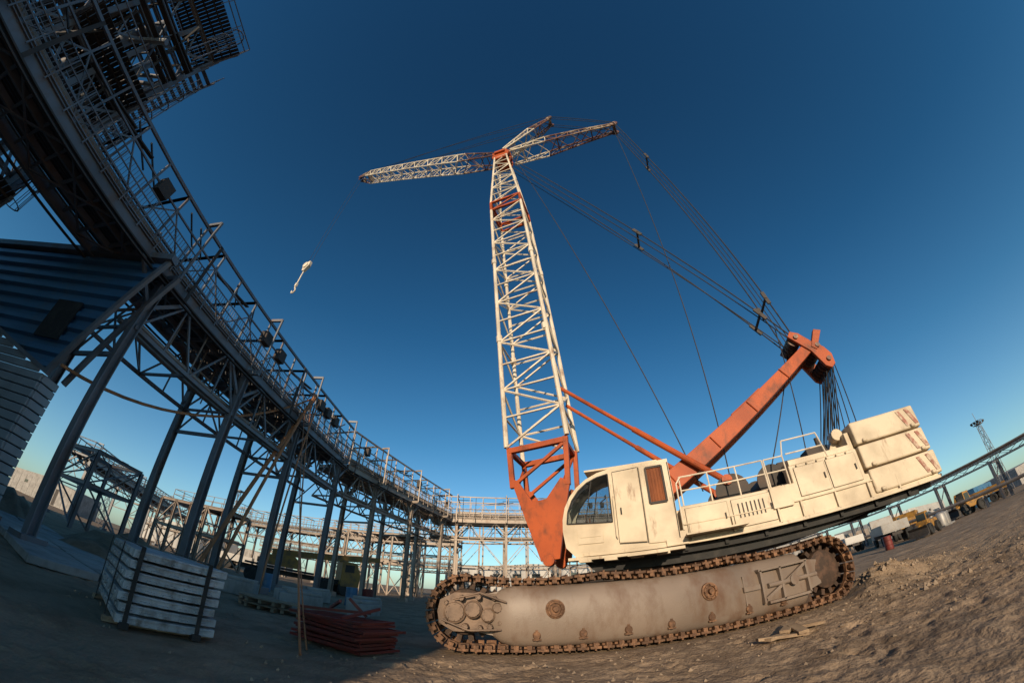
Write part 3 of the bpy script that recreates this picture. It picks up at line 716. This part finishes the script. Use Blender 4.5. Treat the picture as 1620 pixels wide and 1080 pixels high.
m.obj("cable_tray",DARK,T1,org=TO)
tower("steel_framework","small grey steel portal frame on sand",-31,-27,17,21,[3,5.2],STEEL,nbx=1,nby=1,rails=False)
tower("steel_framework","open steel frame seen beneath the gallery",-24,-12,48,54,[4.2,7.5],STEELL,nbx=4,nby=2)
tower("steel_framework","unfinished pale steel frame behind the gallery",-9,14,62,70,[5,9.5,13.5],STEELL,nbx=6,nby=1,rails=False)
tower("steel_framework","distant brown steel frame on the horizon",-72,-52,56,62,[3.2,6],STEELL,nbx=5,nby=1,rails=False)
tower("steel_framework","dense pipe support frame behind the columns",-33,-25,29,33,[2.6,5.0],STEELL,nbx=4,nby=1,rails=True)
m=MB(); m.prism([(-14,0),(22,0),(22,6.0),(4,6.9),(-14,6.0)],84,100)
for k in range(18): m.box((-13.2+k*2,83.97,3.0),(.12,.08,5.8))
w=m.obj("warehouse",GREYW); top(w,"long low white clad warehouse behind steel frames","building")
for k in range(9): m=MB(); m.box((-11+k*4,83.9,4.4),(1.8,.1,.8)); m.obj("window",GLASS,w)
# unseen hall added behind camera to shade the left; plan skewed along sunlight
sv=Vector((-.14,-.99,0)).normalized(); el=math.radians(15.5)
m=MB(); HX=-5.4; sk_=sv.x/sv.y
pl=[(HX,-20),(HX-60,-20),(HX-60-22*sk_,-42),(HX-22*sk_,-42)]
m.prism(pl,0,16.4,lambda a,b,c:(a,b,c))
for k in range(13): m.box((HX-1.5-k*4.4,-19.9,8.2),(.4,.25,16.3))
hall=m.obj("shade_hall",SIDING); top(hall,"tall grey clad hall added out of view to shade the yard","building")
for k in range(12):
    for z in (4,9,13.5): m=MB(); m.box((HX-3.7-k*4.4,-19.95,z),(2.4,.12,1.6)); m.obj("window",GLASS,hall)
m=MB(); m.prism(pl,16.41,16.75,lambda a,b,c:(a,b,c)); 
for k in range(5): m.box((HX-5-k*11,-21.5,17.2),(2.2,1.8,.9))
m.obj("roof",DARK,hall)
# ---------------- blue hood / grey shed
W0=V(-10.3,5.3,0); wd=V(-.975,-.22,0).normalized(); wn=V(-.22,.975,0).normalized()
SH=empty("clad_shed",(-12.2,5.1,0),"blue corrugated hood over pale grey clad shed","shed")
o=(-12.2,5.1,0)
def W(t,z,d=0): return W0+wd*t+wn*d+V(0,0,z)
poly_low=lambda t: 8.2-(t/1.55)*4.2 if t<1.55 else 4.0+(t-1.55)*.27
m=MB()
nt_=60
T=[10.5*(i/nt_)**1.3 for i in range(nt_+1)]
prof8=[(0,.0),(.25,0),(.4,-.13),(.75,-.13),(.9,0)]
grid=[]; zs=[]
zz=8.2
while zz>3.6:
    for fz,dd in prof8: zs.append((zz-fz*.42,dd))
    zz-=.42
for t in T:
    lo_=poly_low(t)
    grid.append([W(t,max(z,lo_),dd) for z,dd in zs])
vs=[p for r in grid for p in r]; K=len(zs)
m.add(vs,[(i*K+k,(i+1)*K+k,(i+1)*K+k+1,i*K+k+1) for i in range(nt_) for k in range(K-1)])
m.obj("blue_cladding",BLUE,SH,org=o)
m=MB(); m.beam(W(-.25,8.3,-.1),W(10.6,8.3,-.1),.3,.22); m.beam(W(-.1,8.25,-.08),W(1.6,4.0,-.08),.14,.14); m.beam(W(1.5,3.95,-.08),W(10.5,6.35,-.08),.12,.12)
m.beam(W(-.1,8.2,.6),W(1.6,4.0,.6),.14,.14)
m.obj("edge_trim",STEEL,SH,org=o)
m=MB()
for k in range(22):
    z0_=.1+k*.24
    if z0_>6.2: break
    if z0_<3.9:
        m.beam(W(1.75,z0_+.12,-.0),W(10.5,z0_+.12,-.0),.09,.215); m.beam(W(1.74,z0_+.12,0.02),W(1.74,z0_+.12,.6),.09,.215)
    else: m.beam(W(1.9+(z0_-3.9)/.27,z0_+.12,0),W(10.5,z0_+.12,0),.09,.215)
m.obj("siding",SIDING,SH,org=o,bevel=.02)
m=MB(); m.beam(W(1.85,1.95,.35),W(10.5,1.95,.35),.5,3.7); m.obj("shed_core",DARK,SH,org=o)
m=MB(); m.prism([(0,0),(1.1,0),(1.1,1.3),(0,1.3)],0,.06,lambda a,b,c:tuple(W(1.9+a,4.9+b,-.19+c))); m.obj("opening",BLACK,SH,org=o)
# ---------------- slab stack
ST=empty("concrete_slab_stack",(-4.72,3.92,0),"stack of grey concrete slabs strapped with steel bands","slab stack",rz=math.radians(59))
for k in range(7):
    z=.06+k*.137
    m=MB(); ox=random.uniform(-.035,.035); oy=random.uniform(-.03,.03)
    m.box((.66+ox,1.2+oy,z+.054),(1.31,2.4,.104))
    for q in (.12,.36,.60,.86,1.1): m.box((q+ox,oy-.004,z+.02),(.13,.03,.035))
    m.box((.66+ox,oy-.006,z+.085),(1.2,.02,.012))
    for q in (.3,.8,1.3,1.8,2.2): m.box((ox-.0,q,z+.05),(.03,.16,.05))
    m.obj("slab",SLABC,ST,bevel=.014)
for x in (.14,1.08): m=MB(); m.box((x,-.045,.53),(.06,.012,1.0)); m.box((x,1.2,1.035),(.06,2.46,.012)); m.box((x,.0,.04),(.12,.14,.08)); m.obj("steel_band",BLACK,ST)
for y in (.4,1.9): m=MB(); m.box((-.055,y,.53),(.012,.05,1.0)); m.obj("steel_band",BLACK,ST)
for y in (.3,2.0):
    m=MB(); m.box((.66,y,.03),(1.5,.12,.07)); m.obj("timber_bearer",WOOD,ST)
# ---------------- red frame pile
RP=empty("red_steel_frame_pile",(-2.95,7.2,0),"pile of red primed steel frames lying on sand","steel frames",rz=math.radians(-24))
for k in range(9):
    m=MB(); z=.05+k*.058; rz=random.uniform(-.12,.12); 
    M=Matrix.Translation((random.uniform(-.12,.12),random.uniform(-.09,.09),z))@Matrix.Rotation(rz,4,'Z')@Matrix.Rotation(random.uniform(-.02,.02),4,'Y')
    def q(x,y,zz=0): return M@V(x,y,zz)
    for y in (-.45,.45): m.beam(q(-.85,y),q(.85,y),.05,.045)
    for i in range(9): x=-.82+i*.205; m.beam(q(x,-.45),q(x,.45),.035,.04)
    m.obj("frame",REDF,RP)
for a,b_ in (((-1.0,-.3,.58),(.2,.4,.64)),((-.7,.2,.62),(.1,-.3,.82)),((.2,.3,.57),(-.1,.1,.87)),((.3,-.4,.55),(.5,.3,.75))):
    m=MB(); m.beam(a,b_,.05,.05); m.obj("loose_angle_bar",REDF,RP)
for i,(x,y,r,l,z) in enumerate(((4.25,5.95,.4,1.1,.05),(4.5,6.15,.75,.9,.09),(4.05,5.75,-.3,.8,.06),(4.4,5.8,1.2,.6,.14),(4.75,6.0,.1,.7,.05),(4.6,5.85,-.6,.5,.12))):
    m=MB(); m.box((0,0,0),(l,.16,.045)); ob=m.obj("timber_plank",WOOD,loc=(x,y,gz(x,y)+z),rz=r); ob.rotation_euler=(random.uniform(-.1,.1),random.uniform(-.08,.08),r); top(ob,"weathered timber plank lying on the sand","plank","loose planks on the sand")
for i,(x,y) in enumerate(((-6.9,10.8),(-5.9,11.0),(-7.6,11.2))):
    m=MB()
    for zz in (.13,.29):
        for q in range(5): m.box((0,-.4+q*.2,zz),(1.1,.13,.03))
        for q in (-.45,0,.45): m.box((q,0,zz-.07),(.1,.95,.09))
    ob=m.obj("pallet",WOOD,loc=(x,y,gz(x,y)),rz=.3*i); top(ob,"stacked wooden pallets on sand","pallet","wooden pallets")
for i in range(7):
    c=V(-9.4,7.0,0)+V(-.96,.27,0)*(i*3.05)
    for j in range(2):
        m=MB(); m.box((0,0,0),(2.95,1.45,.16)); p=c+V(.27,.96,0)*(j*1.52-1.2)
        ob=m.obj("concrete_road_slab",CONC,loc=(p.x,p.y,.06+random.uniform(-.02,.03)),rz=math.atan2(.27,-.96)+random.uniform(-.02,.02),bevel=.02)
        top(ob,"flat weathered concrete road slab on the sand","road slab","concrete road slabs")
for i,(x,y,r) in enumerate(((-8.2,14.5,.3),(-8.9,17.5,1.),(-7.2,13.2,.6),(-9.6,12.8,.2),(-5.2,14.2,1.4),(-6.2,16.8,.4))):
    m=MB(); m.box((0,0,.25),(1.5,.5,.5)); m.box((.1,.02,.56),(1.2,.4,.12)); 
    ob=m.obj("concrete_block",CONC,loc=(x,y,gz(x,y)),rz=r,bevel=.03); top(ob,"rough grey concrete block on the sand","concrete block","concrete blocks under the gallery")
for i,(x,y) in enumerate(((-7.9,19.5),(-7.2,19.9),(-12.2,18.5),(24.5,20.5),(25.3,21.2))):
    m=MB(); m.rev((0,0,0),(0,0,1),[(0,.29),(.02,.30),(.28,.29),(.30,.31),(.32,.29),(.58,.29),(.60,.31),(.62,.29),(.88,.30),(.90,.27)],18)
    ob=m.obj("steel_drum",REDF if i%2 else BLUE,loc=(x,y,gz(x,y)),smooth=True); top(ob,"dented steel drum standing on sand","drum","steel drums")
def cat(a,b,sag,n=16): return rp(a,b,sag,n)
m=MB(); m.path(cat(V(-10.7,16.2,9.8),V(-11.6,5.0,4.3),1.2),.05,6); ob=m.obj("hanging_cable",HOSE); top(ob,"rust coloured cable sagging from the gallery","cable")
for (s_,e,r) in ((V(-10.5,16.2,9.9),V(-11.9,12.9,.2),.10),(V(-10.4,15.9,9.9),V(-11.2,13.3,.2),.08),(V(-10.3,16.3,9.8),V(-9.2,13.6,.1),.04)):
    m=MB(); m.tube(s_,e,r,8); ob=m.obj("leaning_pole",HOSE,smooth=True); top(ob,"rusty leaning pole propped against the gallery","pole")
m=MB(); m.path(cat(V(-10.7,16.2,9.8),V(-3.04,5.8,.0),.15,8),.022); ob=m.obj("hanging_rope",HOSE); top(ob,"thin brown guy rope running down to the sand","rope")
m=MB(); m.path(cat(V(-10.6,15.6,9.2),V(-3.2,6.3,.0),.2,8),.014); ob=m.obj("hanging_rope",HOSE); top(ob,"thin brown guy rope running down to the sand","rope")
# ---------------- vehicles
def wheel(m,x,y,z,r,w):
    m.rev((x,y-w/2,z),(0,1,0),[(0,r*.55),(.0,r*.9),(w*.15,r),(w*.85,r),(w,r*.9),(w,r*.55),(w*.8,r*.5),(w*.8,0)],20)
def win(R,lst):
    for c,s_ in lst: m=MB(); m.box(c,s_); m.obj("window",GLASS,R)
def truck_crane(x,y,rz):
    R=empty("truck_crane",(x,y,0),"yellow mobile truck crane parked under the gallery","truck crane",rz)
    m=MB(); m.box((0,0,.95),(8.5,1.0,.35)); m.box((-1.5,0,1.25),(5,2.4,.15)); m.obj("chassis",DARK,R)
    m=MB(); m.prism([(3.0,.7),(4.4,.7),(4.5,1.6),(4.15,2.5),(3.0,2.6)],-1.2,1.2); m.obj("cab",YEL,R,bevel=.05)
    m=MB(); m.prism([(4.22,1.75),(4.47,1.7),(4.2,2.4),(4.1,2.4)],-1.05,1.05); m.obj("windscreen",GLASS,R)
    win(R,(((3.6,-1.2,2.05),(.7,.05,.55)),((3.6,1.2,2.05),(.7,.05,.55))))
    m=MB(); m.prism([(-2.4,1.4),(0,1.4),(0,1.8),(-.6,2.3),(-2.4,2.1)],-.9,.9); m.obj("turret",YEL,R,bevel=.03)
    m=MB(); m.beam((-2.2,0,2.35),(5.4,0,3.0),.45,.45); m.beam((5.4,0,3.0),(6.2,0,3.07),.3,.36); m.obj("telescopic_boom",YEL,R,bevel=.02)
    for xx in (-3.4,-2.2,2.0,3.4):
        for yy in (-1.0,1.0): m=MB(); wheel(m,xx,yy,.52,.52,.35); m.obj("wheel",BLACK,R,smooth=True)
truck_crane(-15.8,28,math.radians(35))
def loader(x,y,rz,col=YEL,lab="yellow wheel loader parked on the sand",sc=1):
    R=empty("wheel_loader",(x,y,gz(x,y)),lab,"wheel loader",rz); R.scale=(sc,sc,sc)
    m=MB(); m.prism([(-2.6,.9),(-.3,.8),(.6,.9),(.6,1.5),(-.4,1.7),(-2.5,1.85),(-2.7,1.4)],-.8,.8); m.obj("body",col,R,bevel=.05)
    m=MB(); m.prism([(-.6,1.6),(.6,1.5),(.5,2.9),(-.5,2.95)],-.65,.65); cb=m.obj("cab",col,R,bevel=.04)
    win(cb,(((0,-.66,2.3),(.8,.04,.8)),((0,.66,2.3),(.8,.04,.8)),((.57,0,2.3),(.05,1.1,.8))))
    for yy in (-.5,.5): m=MB(); m.beam((.3,yy,1.4),(1.9,yy,1.0),.14,.25); m.beam((1.9,yy,1.0),(2.7,yy,.5),.14,.22); m.obj("lift_arm",col,R)
    m=MB(); m.prism([(2.6,.2),(3.6,.15),(3.5,.25),(2.9,.35),(2.8,1.0),(3.1,1.3),(2.7,1.2),(2.5,.6)],-1.25,1.25); m.obj("bucket",DARK,R)
    for xx in (-1.6,1.3):
        for yy in (-1.0,1.0): m=MB(); wheel(m,xx,yy,.7,.7,.5); m.obj("wheel",BLACK,R,smooth=True)
loader(29,20.5,math.radians(195),sc=.58); loader(45,26.2,math.radians(165),lab="yellow wheel loader beside the pipe rack",sc=.8)
loader(39,31,math.radians(10),lab="yellow wheel loader among parked trucks",sc=.8)
def lorry(x,y,rz,col,lab):
    R=empty("cargo_truck",(x,y,gz(x,y)),lab,"truck",rz)
    m=MB(); m.box((0,0,.85),(6.4,.9,.25)); m.obj("chassis",DARK,R)
    m=MB(); m.prism([(1.9,.7),(3.4,.7),(3.4,1.5),(3.1,2.5),(1.9,2.6)],-1.15,1.15); m.obj("cab",col,R,bevel=.05)
    m=MB(); m.prism([(3.15,1.6),(3.42,1.6),(3.15,2.35),(3.1,2.35)],-1,1); m.obj("windscreen",GLASS,R)
    win(R,(((2.6,-1.15,1.95),(.8,.04,.6)),((2.6,1.15,1.95),(.8,.04,.6))))
    m=MB(); m.box((-.8,0,1.1),(4.8,2.4,.1)); 
    for yy in (-1.17,1.17): m.box((-.8,yy,1.5),(4.8,.06,.7))
    m.box((1.6,0,1.5),(.06,2.3,.7)); m.box((-3.2,0,1.5),(.06,2.3,.7)); m.obj("cargo_bed",col,R)
    for xx in (-2.4,-1.3,2.5):
        for yy in (-.95,.95): m=MB(); wheel(m,xx,yy,.5,.5,.32); m.obj("wheel",BLACK,R,smooth=True)
lorry(52,37,2.2,GREYW,"white cargo truck parked on open ground"); lorry(46,35,.4,YEL,"yellow cargo truck parked on open ground"); lorry(-34,45,.4,GREYW,"white cargo truck behind the gallery columns")
lorry(40,40,1.2,GREYW,"white cargo truck parked near yellow loaders"); lorry(56,30,1.9,YEL,"yellow cargo truck beside the pipe rack"); lorry(34,28,.9,SILV,"grey cargo truck parked near yellow loaders")
for x,y in ((35.5,23.4),(36.9,24.0),(38.2,24.8)):
    m=MB(); m.rev((x,y,0),(0,0,1),[(0,.5),(.1,.52),(1.0,.52),(1.15,.45),(1.25,.2),(1.3,0)],20); 
    m.box((x,y,.05),(1.2,1.2,.1)); ob=m.obj("storage_tank",SILV,smooth=True); top(ob,"small grey storage tank with domed top","tank","small tanks near the pipe rack")
# pipe racks at right
R=empty("pipe_rack",(49,0,0),"long grey pipe rack on trestle columns","pipe rack"); o=(49,0,0)
for w,z,r in ((0,4.85,.10),(.5,4.82,.08),(1.1,4.88,.13),(1.7,4.82,.07)): m=MB(); m.tube((49+w,-10,z),(49+w,130,z),r,10); m.obj("pipe",STEELL,R,org=o,smooth=True)
m=MB()
for x in (49,51):
    m.beam((x,-10,4.6),(x,130,4.6),.12,.12); m.beam((x,-10,4.0),(x,130,4.0),.1,.1)
    for k in range(93): m.beam((x,-10+k*1.5,4.0 if k%2 else 4.6),(x,-8.5+k*1.5,4.6 if k%2 else 4.0),.05,.05)
m.obj("girder",STEEL,R,org=o)
for k in range(18):
    m=MB(); y=-6+k*7.5
    for x in (49,51): m.ib((x,y,0),(x,y,4.1),.3,.3,(1,0,0))
    m.beam((49,y,3.9),(51,y,3.9),.2,.2); m.beam((49,y,2),(51,y,3.8),.08,.08); m.obj("column",STEEL,R,org=o)
R=empty("pipeline",(43,0,0),"low pipeline on short supports","pipeline"); o=(43,0,0)
for w,z,r in ((0,1.35,.16),(.7,1.3,.1)): m=MB(); m.tube((43+w,0,z),(43+w,140,z),r,10); m.obj("pipe",STEELL,R,org=o,smooth=True)
for k in range(26): m=MB(); m.ib((43.3,3+k*5,0),(43.3,3+k*5,1.05),.25,.25,(1,0,0)); m.beam((42.6,3+k*5,1.05),(44.2,3+k*5,1.05),.15,.12); m.obj("support",STEEL,R,org=o)
R=empty("lighting_mast",(90,42.5,0),"lattice floodlight mast with platform on top","lighting mast"); 
m=MB(); lattice(m,(0,0,0),(0,0,13.6),V(1,0,0),1.5,.7,1.5,.7,11,.06,.035); m.obj("mast",STEEL,R)
m=MB(); m.box((0,0,13.7),(1.6,1.6,.12)); 
for s_ in (-1,1): m.beam((-.8,s_*.8,14.4),(.8,s_*.8,14.4),.06,.06); m.beam((s_*.8,-.8,14.4),(s_*.8,.8,14.4),.06,.06)
for i in (-1,0,1):
    for j in (-1,1): m.beam((i*.8,j*.8,13.7),(i*.8,j*.8,14.4),.06,.06)
m.tube((0,0,13.7),(0,0,16.2),.05,6); m.obj("platform",STEEL,R)
for i in (-1,1):
    for j in (-1,0,1): m=MB(); m.rev((i*1.0,j*.7,14.2),(i,0,-.4),[(0,.08),(.12,.2),(.3,.3),(.32,0)],12); m.obj("floodlight",DARK,R)
for (x,y,h) in ((-62,75,16),(-85,60,14)):
    R=empty("lighting_mast",(x,y,0),"slim distant lattice floodlight mast","lighting mast")
    m=MB(); lattice(m,(0,0,0),(0,0,h),V(1,0,0),1.2,.6,1.2,.6,9,.07,.04); m.obj("mast",STEEL,R)
    m=MB(); m.box((0,0,h),(2,2,.3)); m.obj("platform",STEEL,R)
for i,(x,y,w_,d_,h_,mt) in enumerate(((95,75,40,10,4,GREYW),(110,48,16,10,3.5,CONC),(70,95,26,10,6,CONC),(60,62,6,2.6,2.6,YEL),(66,52,6,2.6,2.6,SIDING),(-95,95,40,12,6,GREYW),(-70,100,18,10,4,CONC),(-110,62,22,10,5,CONC),(64,35,6,2.5,2.6,BLUE),(30,110,40,12,6,CONC),(57,44,6,2.6,2.6,GREYW),(54,52,6,2.6,2.6,STEELL))):
    m=MB(); m.prism([(-w_/2,0),(w_/2,0),(w_/2,h_),(0,h_*1.15 if h_>3 else h_*1.02),(-w_/2,h_)],-d_/2,d_/2)
    for k in range(int(w_/2)): m.box((-w_/2+1+k*2,-d_/2-.02,h_*.45),(.1,.06,h_*.85))
    nm="site_cabin" if h_<3 else "low_building"
    ob=m.obj(nm,mt,loc=(x,y,0),rz=random.uniform(-.3,.3))
    top(ob,("small container site cabin on open ground" if h_<3 else "long low industrial building on the horizon"),"cabin" if h_<3 else "building")
    m=MB(); m.box((-w_/4,-d_/2-.04,h_*.6),(1.1,.06,.7)); m.obj("window",GLASS,ob)
    m=MB(); m.box((w_/4,-d_/2-.04,h_*.4),(1.0,.06,h_*.75)); m.obj("door",DARK,ob)
# ---------------- light
sun_dir=Vector((sv.x*math.cos(el),sv.y*math.cos(el),math.sin(el)))
ld=bpy.data.lights.new("sun",'SUN'); ld.energy=5.0; ld.angle=math.radians(.6); ld.color=(1,.78,.54)
lo=bpy.data.objects.new("sun",ld); C.objects.link(lo); lo.rotation_euler=sun_dir.to_track_quat('Z','Y').to_euler()
w=bpy.data.worlds.new("World"); S.world=w; w.use_nodes=True; nt=w.node_tree; N=nt.nodes; L=nt.links
sk=N.new("ShaderNodeTexSky"); sk.sky_type='NISHITA'; sk.sun_disc=False; sk.sun_elevation=el; sk.sun_rotation=math.atan2(sv.x,sv.y)
sk.ozone_density=3.; sk.air_density=1.0; sk.dust_density=.6
tc=N.new("ShaderNodeTexCoord"); sp=N.new("ShaderNodeSeparateXYZ"); L.new(tc.outputs["Generated"],sp.inputs[0])
cr=N.new("ShaderNodeValToRGB"); cr.color_ramp.elements[0].position=0.; cr.color_ramp.elements[0].color=(.95,1.2,1.35,1)
cr.color_ramp.elements[1].position=1.; cr.color_ramp.elements[1].color=(.17,.47,.62,1)
for p_,c_ in ((.12,(.82,1.08,1.15,1)),(.35,(.42,.86,.98,1)),(.6,(.24,.66,.82,1))):
    e=cr.color_ramp.elements.new(p_); e.color=c_
L.new(sp.outputs[2],cr.inputs[0])
mx=N.new("ShaderNodeMix"); mx.data_type='RGBA'; mx.blend_type='MULTIPLY'; mx.inputs[0].default_value=1
L.new(sk.outputs[0],mx.inputs[6]); L.new(cr.outputs[0],mx.inputs[7])
L.new(mx.outputs[2],N["Background"].inputs[0]); N["Background"].inputs[1].default_value=.125
S.view_settings.view_transform='Standard'
# ---------------- camera: fisheye lens
f=12.89
rr=np.linspace(0.01,22,200); th=2*np.arctan(rr/(2*f))
A=np.stack([rr,rr**2,rr**3,rr**4],1); k=np.linalg.lstsq(A,th,rcond=None)[0]
cd=bpy.data.cameras.new("camera"); cam=bpy.data.objects.new("camera",cd); C.objects.link(cam); S.camera=cam
cam.location=(0,0,HC); cam.rotation_euler=(math.radians(90+37.6),0,0)
cd.type='PANO'; cd.sensor_width=36; cd.sensor_height=24; cd.clip_end=10000; cd.clip_start=.05
cd.lens=12.9
def st(n,v):
    for tgt in (getattr(cd,"cycles",None),cd):
        if tgt is None: continue
        try: setattr(tgt,n,v)
        except Exception as e: pass
st("panorama_type",'FISHEYE_LENS_POLYNOMIAL'); st("fisheye_fov",math.radians(200))
st("fisheye_polynomial_k0",0.0)
for i in range(4): st("fisheye_polynomial_k%d"%(i+1),-float(k[i]))
